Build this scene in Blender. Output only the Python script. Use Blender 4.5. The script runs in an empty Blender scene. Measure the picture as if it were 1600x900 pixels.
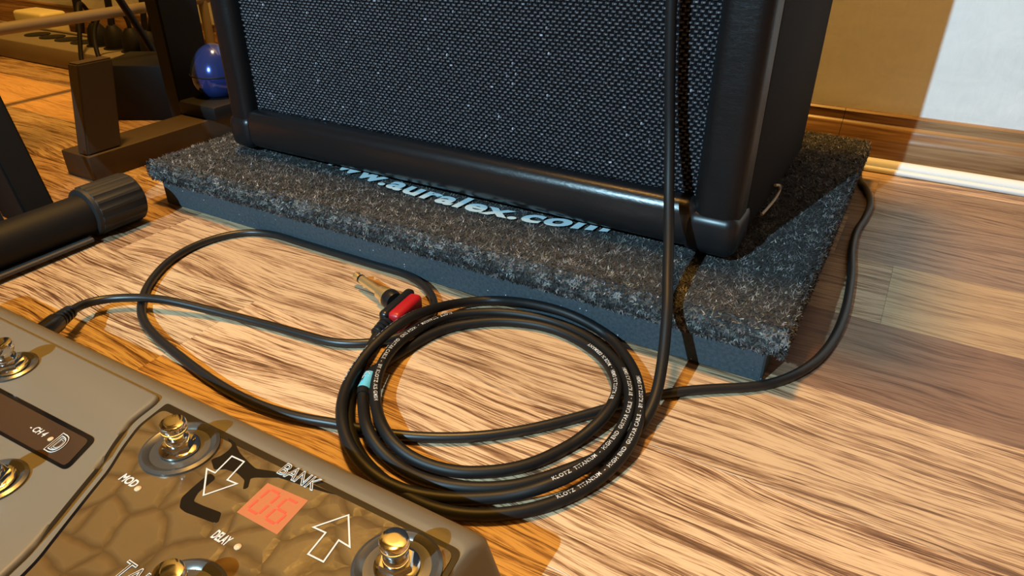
import bpy, bmesh, math, random
import numpy as np
from mathutils import Vector, Matrix

random.seed(7)
rng = np.random.default_rng(7)
SC = bpy.context.scene
COL = SC.collection

# ------------------------------------------------------------------ camera
CAM = (0.6139, -0.3741, 0.2703)
cam_data = bpy.data.cameras.new('camera')
cam_data.sensor_fit = 'HORIZONTAL'
cam_data.sensor_width = 36.0
cam_data.lens = 36.0 * 1099.6 / 1600.0
cam_data.clip_start = 0.01
cam = bpy.data.objects.new('camera', cam_data)
COL.objects.link(cam)
F = Vector((-0.43245, 0.74930, -0.50153))
R = Vector((0.86594, 0.50015, 0.00057))
U = Vector((-0.25126, 0.43405, 0.86514))
cam.matrix_world = Matrix(((R.x, U.x, -F.x, CAM[0]), (R.y, U.y, -F.y, CAM[1]), (R.z, U.z, -F.z, CAM[2]), (0, 0, 0, 1)))
SC.camera = cam

# ------------------------------------------------------------------ light
world = bpy.data.worlds.new('room_dusk')
SC.world = world
world.use_nodes = True
world.node_tree.nodes['Background'].inputs[0].default_value = (1.0, 0.62, 0.30, 1)
world.node_tree.nodes['Background'].inputs[1].default_value = 0.10

def lamp(name, kind, loc, aim, energy, color, size):
    d = bpy.data.lights.new(name, kind)
    d.energy = energy
    d.color = color
    o = bpy.data.objects.new(name, d)
    COL.objects.link(o)
    o.location = loc
    o.rotation_euler = (Vector(aim) - Vector(loc)).to_track_quat('-Z', 'Y').to_euler()
    if kind == 'AREA':
        d.shape = 'DISK'
        d.size = size
    else:
        d.shadow_soft_size = size
    return o

# cold lamp standing behind the pedalboard, and the warm ceiling lamp over the amplifier
flash = lamp('cold_lamp_light', 'SPOT', (0.270, -1.100, 0.800), (0.378, 0.132, 0.30), 108.0, (0.46, 0.78, 0.97), 0.006)
flash.data.spot_size = math.radians(54)
flash.data.spot_blend = 0.5
lamp('ceiling_lamp_light', 'AREA', (0.02, 0.12, 2.2), (0.05, 0.12, 0.0), 57.0, (1.0, 0.50, 0.09), 0.26)

vs = SC.view_settings
vs.view_transform = 'Standard'
vs.look = 'None'
vs.exposure = 0.0
vs.gamma = 1.0
vs.use_curve_mapping = False
SC.cycles.use_denoising = True
SC.cycles.max_bounces = 6
SC.cycles.sample_clamp_indirect = 4.0

# ------------------------------------------------------------------ materials
def mat(name, color=(0.5, 0.5, 0.5), rough=0.5, metal=0.0, spec=0.5, coat=0.0, emit=None, emit_s=0.0):
    m = bpy.data.materials.new(name)
    m.use_nodes = True
    b = m.node_tree.nodes['Principled BSDF']
    b.inputs['Base Color'].default_value = (*color, 1)
    b.inputs['Roughness'].default_value = rough
    b.inputs['Metallic'].default_value = metal
    b.inputs['Specular IOR Level'].default_value = spec
    b.inputs['Coat Weight'].default_value = coat
    b.inputs['Coat Roughness'].default_value = 0.06
    if emit:
        b.inputs['Emission Color'].default_value = (*emit, 1)
        b.inputs['Emission Strength'].default_value = emit_s
    return m

class NT:
    def __init__(s, m):
        s.t = m.node_tree
        s.b = s.t.nodes['Principled BSDF']
    def n(s, kind, **kw):
        o = s.t.nodes.new('ShaderNode' + kind)
        for k, v in kw.items():
            setattr(o, k, v)
        return o
    def l(s, a, b):
        s.t.links.new(a, b)
    def pos(s, scale=(1, 1, 1), offset=None):
        g = s.n('NewGeometry')
        m = s.n('Mapping')
        m.inputs['Scale'].default_value = scale
        src = g.outputs['Position']
        if offset is not None:
            a = s.n('VectorMath', operation='ADD')
            s.l(src, a.inputs[0]); s.l(offset, a.inputs[1])
            src = a.outputs[0]
        s.l(src, m.inputs['Vector'])
        return m.outputs[0]
    def noise(s, vec, scale=1.0, detail=3.0, rough=0.5, dist=0.0):
        o = s.n('TexNoise')
        o.inputs['Scale'].default_value = scale
        o.inputs['Detail'].default_value = detail
        o.inputs['Roughness'].default_value = rough
        o.inputs['Distortion'].default_value = dist
        s.l(vec, o.inputs['Vector'])
        return o.outputs[0]
    def ramp(s, fac, stops):
        o = s.n('ValToRGB')
        e = o.color_ramp.elements
        while len(e) < len(stops):
            e.new(0.5)
        for k, (p, c) in enumerate(stops):
            e[k].position = p
            e[k].color = (*c, 1) if len(c) == 3 else c
        s.l(fac, o.inputs[0])
        return o.outputs[0]
    def math(s, op, a, b=None, clamp=False):
        o = s.n('Math', operation=op)
        o.use_clamp = clamp
        for k, v in enumerate((a, b)):
            if v is None:
                continue
            if isinstance(v, (int, float)):
                o.inputs[k].default_value = v
            else:
                s.l(v, o.inputs[k])
        return o.outputs[0]
    def mix(s, fac, a, b, blend='MIX'):
        o = s.n('Mix', data_type='RGBA', blend_type=blend)
        for k, v in ((0, fac), (6, a), (7, b)):
            if isinstance(v, (int, float)):
                o.inputs[k].default_value = v
            elif isinstance(v, tuple):
                o.inputs[k].default_value = (*v, 1)
            else:
                s.l(v, o.inputs[k])
        return o.outputs[2]
    def bump(s, h, strength=0.5, dist=0.001):
        o = s.n('Bump')
        o.inputs['Strength'].default_value = strength
        o.inputs['Distance'].default_value = dist
        s.l(h, o.inputs['Height'])
        s.l(o.outputs[0], s.b.inputs['Normal'])
    def color(s, c):
        s.l(c, s.b.inputs['Base Color'])
    def roughness(s, c):
        s.l(c, s.b.inputs['Roughness'])

def wood_plank():
    m = mat('laminate', rough=0.33, spec=0.45)
    t = NT(m)
    oi = t.n('ObjectInfo')
    off = t.n('VectorMath', operation='SCALE')
    off.inputs[0].default_value = (31.0, 17.0, 5.0)
    t.l(oi.outputs['Random'], off.inputs['Scale'])
    o = off.outputs[0]
    # grain lines flow: the across-plank coordinate is bent by broad noises
    sx = t.n('SeparateXYZ'); t.l(t.pos((1, 1, 1), o), sx.inputs[0])
    bend = t.math('MULTIPLY', t.math('SUBTRACT', t.noise(t.pos((4.5, 11, 1), o), 1.0, 1.5, 0.5), 0.5), 0.050)
    bend2 = t.math('MULTIPLY', t.math('SUBTRACT', t.noise(t.pos((10, 38, 1), o), 1.0, 2.0, 0.5), 0.5), 0.010)
    yy = t.math('ADD', sx.outputs[1], t.math('ADD', bend, bend2))
    cv = t.n('CombineXYZ'); t.l(sx.outputs[0], cv.inputs[0]); t.l(yy, cv.inputs[1])
    def flow(sx_, sy_, det, ro):
        mp = t.n('Mapping'); mp.inputs['Scale'].default_value = (sx_, sy_, 1)
        t.l(cv.outputs[0], mp.inputs['Vector'])
        return t.noise(mp.outputs[0], 1.0, det, ro)
    fib = flow(20, 900, 4.0, 0.7)
    flame = flow(13, 300, 5.0, 0.72)
    broad = flow(3.5, 60, 3.0, 0.6)
    pore = t.ramp(flow(34, 1150, 2.0, 0.5), [(0.36, (0.0,) * 3), (0.46, (1.0,) * 3)])
    g = t.math('ADD', t.math('MULTIPLY', flame, 0.75), t.math('MULTIPLY', fib, 0.55))
    g = t.math('ADD', g, t.math('MULTIPLY', broad, 0.42))
    g = t.math('ADD', g, t.math('MULTIPLY', pore, 0.085))
    c = t.ramp(g, [(0.785, (0.060, 0.026, 0.013)), (0.862, (0.18, 0.092, 0.047)), (0.915, (0.38, 0.250, 0.145)), (0.985, (0.58, 0.430, 0.27))])
    soft = t.ramp(g, [(0.72, (0.19, 0.112, 0.063)), (0.98, (0.40, 0.275, 0.165))])
    c = t.mix(oi.outputs['Alpha'], soft, c)
    c = t.mix(1.0, c, oi.outputs['Color'], 'MULTIPLY')
    t.color(c)
    t.roughness(t.ramp(g, [(0.5, (0.50,) * 3), (1.0, (0.38,) * 3)]))
    t.bump(g, 0.12, 0.0006)
    return m

def tolex(name, col, rough):
    m = mat(name, col, rough, spec=0.8 if 'roll' in name else (0.32 if 'post' in name else 0.14))
    t = NT(m)
    v = t.n('TexVoronoi', feature='SMOOTH_F1')
    v.inputs['Scale'].default_value = 520
    t.l(t.pos(), v.inputs['Vector'])
    w = t.noise(t.pos((60, 60, 260)), 1.0, 4.0, 0.6, 1.5)
    crease = t.ramp(w, [(0.47, (1, 1, 1)), (0.5, (0.2, 0.2, 0.2)), (0.53, (1, 1, 1))])
    h = t.math('ADD', t.math('MULTIPLY', v.outputs[0], 0.5), t.math('MULTIPLY', crease, 0.25))
    t.bump(h, 0.15 if 'roll' in name else 0.22, 0.0007)
    return m

M = {}
M['plank'] = wood_plank()
M['subfloor'] = mat('subfloor', (0.05, 0.025, 0.012), 0.8)

m = mat('wallpaper', (0.80, 0.80, 0.78), 0.75, spec=0.25); t = NT(m)
a = t.noise(t.pos((14, 14, 30)), 1.0, 5.0, 0.6, 1.2)
b = t.noise(t.pos((90, 90, 30)), 1.0, 3.0, 0.7, 2.5)
t.color(t.ramp(t.math('ADD', t.math('MULTIPLY', a, 0.7), t.math('MULTIPLY', b, 0.3)), [(0.3, (0.76, 0.78, 0.78)), (0.7, (0.90, 0.91, 0.90))]))
t.bump(b, 0.25, 0.0012); M['wall'] = m
M['ceiling'] = mat('ceiling_paint', (0.42, 0.40, 0.37), 0.9)
M['wall_room'] = mat('room_wallpaper', (0.24, 0.21, 0.17), 0.9)

m = mat('baseboard_wood', rough=0.30, spec=0.55); t = NT(m)
warp = t.noise(t.pos((5, 1, 24)), 1.0, 2.0)
g = t.math('ADD', t.math('MULTIPLY', t.noise(t.pos((9, 1, 260)), 1.0, 5.0, 0.6, 0.6), 0.7), t.math('MULTIPLY', warp, 0.45))
t.color(t.ramp(g, [(0.42, (0.060, 0.026, 0.010)), (0.56, (0.19, 0.095, 0.040)), (0.72, (0.32, 0.195, 0.095))])); M['baseboard'] = m

M['tolex'] = tolex('black_tolex', (0.0045, 0.0043, 0.0043), 0.75)
M['tolex_roll'] = tolex('black_vinyl_roll', (0.006, 0.006, 0.007), 0.30)
M['tolex_post'] = tolex('black_vinyl_post', (0.005, 0.005, 0.0055), 0.42)
M['corner'] = mat('black_corner_plastic', (0.007, 0.007, 0.008), 0.35)
M['baffle'] = mat('baffle_black', (0.004, 0.004, 0.005), 0.9, spec=0.1)
m = mat('grille_thread', (0.05, 0.05, 0.055), 0.30, spec=0.7); t = NT(m)
at = t.n('Attribute', attribute_name='tint'); t.color(at.outputs['Color'])
t.roughness(t.ramp(at.outputs['Fac'], [(0.02, (0.5,) * 3), (0.12, (0.22,) * 3)])); M['grille'] = m

m = mat('carpet_base', (0.035, 0.036, 0.037), 0.95, spec=0.1); M['carpet_base'] = m
m = mat('carpet_fibre', rough=0.75, spec=0.25); t = NT(m)
at = t.n('Attribute', attribute_name='tint'); t.color(at.outputs['Color']); M['fibre'] = m
m = mat('foam', rough=0.8, spec=0.25); t = NT(m)
n1 = t.noise(t.pos(), 420, 3.0, 0.7)
v = t.n('TexVoronoi'); v.inputs['Scale'].default_value = 330; t.l(t.pos(), v.inputs['Vector'])
spk = t.math('LESS_THAN', v.outputs['Distance'], 0.13)
sel = t.math('GREATER_THAN', t.noise(t.pos(), 160, 2.0, 0.7), 0.60)
c = t.ramp(n1, [(0.3, (0.030, 0.040, 0.048)), (0.7, (0.058, 0.074, 0.086))])
t.color(t.mix(t.math('MULTIPLY', spk, sel), c, (0.55, 0.62, 0.68))); t.bump(n1, 0.3, 0.0006); M['foam'] = m  # pale specks paint the cold lamp's sparkle into the foam colour
M['mat_print'] = mat('mat_print', (0.50, 0.66, 0.72), 0.8)

m = mat('cable_rubber', (0.007, 0.007, 0.007), 0.5, spec=0.3); M['rubber'] = m
M['rubber_thin'] = mat('power_cable_rubber', (0.011, 0.011, 0.011), 0.38, spec=0.45)
M['white_print'] = mat('cable_print', (0.52, 0.53, 0.53), 0.6)
M['blue_label'] = mat('blue_label', (0.10, 0.45, 0.62), 0.4)
M['gold'] = mat('gold', (0.95, 0.72, 0.34), 0.33, 0.88)
M['chrome'] = mat('chrome', (0.80, 0.78, 0.74), 0.10, 1.0)
M['black_plastic'] = mat('black_plastic', (0.010, 0.010, 0.010), 0.30)
M['red_plastic'] = mat('red_plastic', (0.36, 0.008, 0.012), 0.38)
M['white_cable'] = mat('white_pvc', (0.78, 0.80, 0.80), 0.45)

m = mat('pedal_grey', (0.140, 0.124, 0.092), 0.48, spec=0.5); t = NT(m)
t.bump(t.noise(t.pos(), 2200, 2.0), 0.10, 0.0003); M['pedal'] = m
m = mat('pedal_panel', rough=0.14, spec=0.6, coat=0.6); t = NT(m)
v = t.n('TexVoronoi', feature='DISTANCE_TO_EDGE'); v.inputs['Scale'].default_value = 52
wv = t.n('VectorMath', operation='ADD'); nn = t.n('TexNoise'); nn.inputs['Scale'].default_value = 60
g = t.n('NewGeometry'); t.l(g.outputs['Position'], nn.inputs['Vector'])
sc_ = t.n('VectorMath', operation='SCALE'); sc_.inputs['Scale'].default_value = 0.008
t.l(nn.outputs['Color'], sc_.inputs[0]); t.l(g.outputs['Position'], wv.inputs[0]); t.l(sc_.outputs[0], wv.inputs[1])
t.l(wv.outputs[0], v.inputs['Vector'])
e = t.ramp(v.outputs['Distance'], [(0.0, (0, 0, 0)), (0.16, (0.75,) * 3), (0.5, (1, 1, 1))])
hb = t.math('ADD', e, t.math('MULTIPLY', t.noise(t.pos(), 180, 2.0), 0.35))
t.bump(hb, 0.42, 0.0015)
t.color(t.ramp(e, [(0.0, (0.085, 0.047, 0.016)), (0.7, (0.140, 0.083, 0.030))])); M['panel'] = m
M['gloss_black'] = mat('gloss_black', (0.006, 0.005, 0.005), 0.10, coat=0.5)
M['panel_ink'] = mat('panel_ink', (0.005, 0.004, 0.0035), 0.25, spec=0.3)
M['panel_white'] = mat('panel_white', (0.55, 0.55, 0.52), 0.5)
M['smoke_window'] = mat('display_window', (0.055, 0.030, 0.016), 0.12, coat=0.5)
M['red_display'] = mat('red_display', (0.34, 0.12, 0.05), 0.25, emit=(1.0, 0.20, 0.07), emit_s=0.14)
M['red_digit'] = mat('red_digit', (0.45, 0.05, 0.03), 0.3, emit=(1.0, 0.12, 0.05), emit_s=0.45)
M['led'] = mat('led_lens', (0.55, 0.40, 0.24), 0.25)
M['dish'] = mat('switch_dish', (0.16, 0.155, 0.14), 0.24, 0.75)

M['stand_black'] = mat('stand_black', (0.006, 0.006, 0.0065), 0.6, spec=0.25)
M['stand_grey'] = mat('stand_weld', (0.06, 0.055, 0.05), 0.5)
M['ribbed_rubber'] = mat('ribbed_rubber', (0.010, 0.010, 0.010), 0.6)
M['warm_sheen_board'] = mat('warm_sheen_board', (0.045, 0.030, 0.020), 0.5)  # black-painted bars; the warm lamp's sheen is put into this brown
M['tan_tube'] = mat('tan_tube', (0.21, 0.17, 0.11), 0.45)
M['strip_grey'] = mat('strip_plastic', (0.20, 0.17, 0.13), 0.5)
M['cream'] = mat('cream_plastic', (0.75, 0.68, 0.42), 0.45)
m = mat('blue_gloss', (0.03, 0.055, 0.24), 0.15, 0.55, coat=0.6); M['blue_gloss'] = m
M['white_plastic'] = mat('white_plastic', (0.80, 0.78, 0.74), 0.4)
M['copper'] = mat('copper_bead', (0.55, 0.22, 0.09), 0.3, 0.7)
M['thread'] = mat('pale_thread', (0.55, 0.50, 0.42), 0.7)

# ------------------------------------------------------------------ mesh helpers
def new_obj(name, me, material=None, parent=None, smooth=False):
    o = bpy.data.objects.new(name, me)
    COL.objects.link(o)
    if material is not None and not me.materials:
        me.materials.append(material)
    if parent is not None:
        o.parent = parent
        o.matrix_parent_inverse = Matrix.Translation(-Vector(parent.location))
    if smooth:
        me.polygons.foreach_set('use_smooth', [True] * len(me.polygons))
    return o

def from_bm(name, bm, material, parent=None, smooth=False):
    bmesh.ops.recalc_face_normals(bm, faces=bm.faces[:])
    me = bpy.data.meshes.new(name)
    bm.to_mesh(me)
    bm.free()
    return new_obj(name, me, material, parent, smooth)

def auto_smooth(o, deg=35):
    me = o.data
    me.polygons.foreach_set('use_smooth', [True] * len(me.polygons))
    me.set_sharp_from_angle(angle=math.radians(deg))
    return o

def empty(name, loc, label, cat, group=None):
    o = bpy.data.objects.new(name, None)
    o.empty_display_size = 0.02
    COL.objects.link(o)
    o.location = loc
    tag(o, label, cat, group)
    return o

def tag(o, label, cat, group=None):
    o['label'] = label
    o['category'] = cat
    if group:
        o['group'] = group
    return o

def struct(o):
    o['kind'] = 'structure'
    return o

def box_bm(lo, hi, bevel=0.0, seg=2, bm=None):
    bm2 = bmesh.new()
    bmesh.ops.create_cube(bm2, size=1.0)
    for v in bm2.verts:
        v.co = Vector((lo[k] + (v.co[k] + 0.5) * (hi[k] - lo[k]) for k in range(3)))
    if bevel > 0:
        bmesh.ops.bevel(bm2, geom=bm2.edges[:], offset=bevel, segments=seg, profile=0.5, affect='EDGES')
    if bm is None:
        return bm2
    me = bpy.data.meshes.new('tmp')
    bm2.to_mesh(me); bm2.free()
    bm.from_mesh(me)
    bpy.data.meshes.remove(me)
    return bm

def box(name, lo, hi, material, parent=None, bevel=0.0, seg=2):
    o = from_bm(name, box_bm(lo, hi, bevel, seg), material, parent)
    return auto_smooth(o) if bevel else o

def catmull(pts, step=0.003):
    P = np.array(pts, float)
    P = np.vstack([2 * P[0] - P[1], P, 2 * P[-1] - P[-2]])
    out = []
    for i in range(1, len(P) - 2):
        p0, p1, p2, p3 = P[i - 1], P[i], P[i + 1], P[i + 2]
        n = max(2, int(np.linalg.norm(p2 - p1) / step))
        for k in range(n):
            u = k / n
            out.append(0.5 * ((2 * p1) + (-p0 + p2) * u + (2 * p0 - 5 * p1 + 4 * p2 - p3) * u * u + (-p0 + 3 * p1 - 3 * p2 + p3) * u ** 3))
    out.append(P[-2])
    return np.array(out)

def smooth_path(P, it=6):
    P = P.copy()
    for _ in range(it):
        P[1:-1] = 0.25 * P[:-2] + 0.5 * P[1:-1] + 0.25 * P[2:]
    return P

def frames(P):
    T = np.gradient(P, axis=0)
    T /= np.linalg.norm(T, axis=1)[:, None]
    up = np.array([0, 0, 1.0])
    n = up - T[0] * (up @ T[0])
    if np.linalg.norm(n) < 1e-3:
        n = np.array([1.0, 0, 0]) - T[0] * T[0][0]
    N = [n / np.linalg.norm(n)]
    for i in range(1, len(P)):
        n = N[-1] - T[i] * (N[-1] @ T[i])
        N.append(n / np.linalg.norm(n))
    N = np.array(N)
    return T, N, np.cross(T, N)

def tube_mesh(name, P, r, sides=12, caps=True):
    P = np.asarray(P, float)
    rad = np.broadcast_to(np.asarray(r, float), (len(P),))
    T, N, B = frames(P)
    a = np.arange(sides) * 2 * math.pi / sides
    V = (P[:, None, :] + rad[:, None, None] * (np.cos(a)[None, :, None] * N[:, None, :] + np.sin(a)[None, :, None] * B[:, None, :])).reshape(-1, 3)
    fc = []
    n = len(P)
    for i in range(n - 1):
        for k in range(sides):
            k2 = (k + 1) % sides
            fc.append((i * sides + k, i * sides + k2, (i + 1) * sides + k2, (i + 1) * sides + k))
    if caps:
        fc.append(tuple(range(sides - 1, -1, -1)))
        fc.append(tuple((n - 1) * sides + k for k in range(sides)))
    me = bpy.data.meshes.new(name)
    me.from_pydata(V.tolist(), [], fc)
    return me

def tube(name, P, r, material, parent=None, sides=12):
    o = new_obj(name, tube_mesh(name, P, r, sides), material, parent)
    return auto_smooth(o, 50)

def lathe(name, prof, loc, material, parent=None, sides=40, axis=(0, 0, 1)):
    # prof: (radius, height along axis)
    prof = list(prof)
    ax = Vector(axis).normalized()
    q = Vector((0, 0, 1)).rotation_difference(ax)
    V, fc = [], []
    for (r, h) in prof:
        for k in range(sides):
            a = 2 * math.pi * k / sides
            V.append(Vector(loc) + q @ Vector((r * math.cos(a), r * math.sin(a), h)))
    for i in range(len(prof) - 1):
        for k in range(sides):
            k2 = (k + 1) % sides
            fc.append((i * sides + k, i * sides + k2, (i + 1) * sides + k2, (i + 1) * sides + k))
    if prof[0][0] > 1e-6:
        fc.append(tuple(range(sides - 1, -1, -1)))
    if prof[-1][0] > 1e-6:
        fc.append(tuple((len(prof) - 1) * sides + k for k in range(sides)))
    me = bpy.data.meshes.new(name)
    me.from_pydata([tuple(v) for v in V], [], fc)
    bm = bmesh.new(); bm.from_mesh(me)
    bmesh.ops.remove_doubles(bm, verts=bm.verts[:], dist=1e-6)
    bpy.data.meshes.remove(me)
    return auto_smooth(from_bm(name, bm, material, parent), 40)

def poly_plate(name, pts, z0, z1, material, parent=None, bevel=0.0, seg=2):
    bm = bmesh.new()
    vs_ = [bm.verts.new((x, y, z1)) for x, y in pts]
    f = bm.faces.new(vs_)
    if f.normal.z < 0:
        f.normal_flip()
    r = bmesh.ops.extrude_face_region(bm, geom=[f])
    top = [g for g in r['geom'] if isinstance(g, bmesh.types.BMVert)]
    for v in vs_:
        v.co.z = z0
    if bevel:
        ed = [e for e in bm.edges if all(abs(v.co.z - z1) < 1e-7 for v in e.verts)]
        bmesh.ops.bevel(bm, geom=ed, offset=bevel, segments=seg, profile=0.5, affect='EDGES')
    bmesh.ops.triangulate(bm, faces=[f for f in bm.faces if len(f.verts) > 4])
    return auto_smooth(from_bm(name, bm, material, parent), 30)

def rounded(pts, r, seg=5):
    out = []
    n = len(pts)
    for i in range(n):
        p0, p, p1 = Vector(pts[i - 1]), Vector(pts[i]), Vector(pts[(i + 1) % n])
        a = (p0 - p); b = (p1 - p)
        rr = min(r, a.length * 0.45, b.length * 0.45)
        A = p + a.normalized() * rr
        B = p + b.normalized() * rr
        for k in range(seg + 1):
            u = k / seg
            out.append(tuple((1 - u) ** 2 * A + 2 * u * (1 - u) * p + u * u * B))
    return out

def text_mesh(body, size, outline=0.0, bold=0.0, spacing=1.0):
    cu = bpy.data.curves.new('text_tmp', 'FONT')
    cu.body = body
    cu.size = size
    cu.offset = bold
    cu.space_character = spacing
    cu.resolution_u = 4
    if outline > 0:
        cu.fill_mode = 'NONE'
        cu.bevel_depth = outline
        cu.bevel_resolution = 0
    o = bpy.data.objects.new('text_tmp', cu)
    COL.objects.link(o)
    dg = bpy.context.evaluated_depsgraph_get()
    me = bpy.data.meshes.new_from_object(o.evaluated_get(dg))
    bpy.data.objects.remove(o)
    bpy.data.curves.remove(cu)
    me.materials.clear()
    return me

def flat_text(name, body, size, loc, material, parent, outline=0.0, width=None, bold=0.0, height=None, shear=0.0):
    me = text_mesh(body, size, outline, bold)
    co = np.array([v.co[:] for v in me.vertices])
    mn, mx = co.min(0), co.max(0)
    sx = width / (mx[0] - mn[0]) if width else 1.0
    sy = height / (mx[1] - mn[1]) if height else 1.0
    for v in me.vertices:
        y = (v.co.y - mn[1]) * sy
        v.co = (loc[0] + (v.co.x - mn[0]) * sx + shear * y, loc[1] + y, loc[2] + v.co.z)
    return new_obj(name, me, material, parent)

# ================================================================== the room
floor = struct(box('floor', (-2.2, -2.2, -0.06), (1.6, 0.49, -0.0085), M['subfloor']))
ROW0, ROWH = -0.0815, 0.0992
JOINTS = {-2: [0.2266], -1: [0.2255], 0: [0.06, 0.95], 1: [0.42], 2: [-0.28, 0.6305], 3: [0.585], 4: [0.10]}
TONES = [((1.0, 1.0, 1.0), 0.95), ((0.92, 0.88, 0.84), 0.9), ((1.06, 1.03, 1.0), 0.8), ((0.80, 0.74, 0.70), 0.75), ((0.95, 0.95, 0.92), 1.0)]
FIXED = {(-1, 0.2255): ((1.08, 1.03, 0.98), 0.9), (-2, 0.2266): ((1.05, 1.0, 0.95), 1.0), (1, 0.42): ((0.48, 0.40, 0.39), 0.3),
         (2, 0.6305): ((0.95, 0.97, 0.88), 0.2), (2, -0.28): ((0.85, 0.8, 0.76), 0.6), (3, 0.585): ((0.58, 0.56, 0.60), 0.4), (4, 0.1): ((0.6, 0.58, 0.6), 0.4), (4, 0.6): ((0.6, 0.58, 0.6), 0.4),
         (0, 0.06): ((1.03, 1.0, 0.96), 0.7), (2, -0.78): ((1.75, 1.55, 1.2), 0.1)}
for k in range(-9, 6):
    y0 = max(ROW0 + k * ROWH, -1.1)
    y1 = min(ROW0 + (k + 1) * ROWH, 0.47)
    if y1 - y0 < 0.01:
        continue
    base = JOINTS.get(k, [0.1 + 0.17 * (k % 3)])
    cuts = set(base)
    x = base[0]
    while x > -2.1:
        x -= 0.5
        cuts.add(max(round(x, 4), -2.2))
    x = base[-1]
    while x < 1.5:
        x += 0.5
        cuts.add(min(round(x, 4), 1.6))
    cuts = sorted(cuts)
    for a, b in zip(cuts[:-1], cuts[1:]):
        if b - a < 0.02:
            continue
        bm = box_bm((a + 0.00004, y0 + 0.00004, -0.0085), (b - 0.00004, y1 - 0.00004, 0.0), 0.00012, 1)
        o = from_bm('plank', bm, M['plank'], floor)
        tone, con = FIXED.get((k, round(a, 4)), TONES[rng.integers(len(TONES))])
        o.color = (*tone, con)

wall_back = struct(box('wall_back', (-2.2, 0.471, 0.0), (1.6, 0.57, 2.5), M['wall']))
struct(box('wall_left', (-2.3, -2.2, 0.0), (-2.2, 0.57, 2.5), M['wall_room']))
struct(box('wall_right', (1.6, -2.2, 0.0), (1.7, 0.57, 2.5), M['wall_room']))
struct(box('wall_front', (-2.3, -2.3, 0.0), (1.7, -2.2, 2.5), M['wall_room']))
struct(box('ceiling', (-2.3, -2.3, 2.5), (1.7, 0.57, 2.6), M['ceiling']))

prof = [(0.0, 0.0), (-0.016, 0.0), (-0.016, 0.030), (-0.0145, 0.0345), (-0.0115, 0.0375), (-0.0105, 0.0405), (-0.0095, 0.0425), (-0.0065, 0.0445), (-0.0055, 0.0535), (-0.003, 0.0555), (0.0, 0.0555)]
for k, (xa, xb) in enumerate(((-2.2, 0.548), (0.5485, 1.6))):
    bm = bmesh.new()
    rows = [[bm.verts.new((xx, 0.471 + y, z)) for (y, z) in prof] for xx in (xa, xb)]
    n = len(prof)
    for i in range(n):
        bm.faces.new((rows[0][i], rows[0][(i + 1) % n], rows[1][(i + 1) % n], rows[1][i]))
    bm.faces.new(rows[0]); bm.faces.new(rows[1][::-1])
    o = from_bm('baseboard_back' if k == 0 else 'baseboard_back_right', bm, M['baseboard'])
    struct(auto_smooth(o, 30))

# ================================================================== isolation platform
pf = empty('isolation_platform', (0.292, 0.2, 0.0), 'grey carpeted isolation platform on dark foam under the guitar amplifier', 'platform')
W_, D_, ZT = 0.584, 0.407, 0.0425
for nm, x0, x1 in (('foam_pad', 0.0105, 0.5735),):
    box(nm, (x0, 0.0048, 0.0), (x1, D_ - 0.01, 0.0225), M['foam'], pf, 0.0012, 1)
box('carpet_board', (0.0, 0.0, 0.0222), (W_, D_, ZT), M['carpet_base'], pf, 0.0075, 4)

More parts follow.
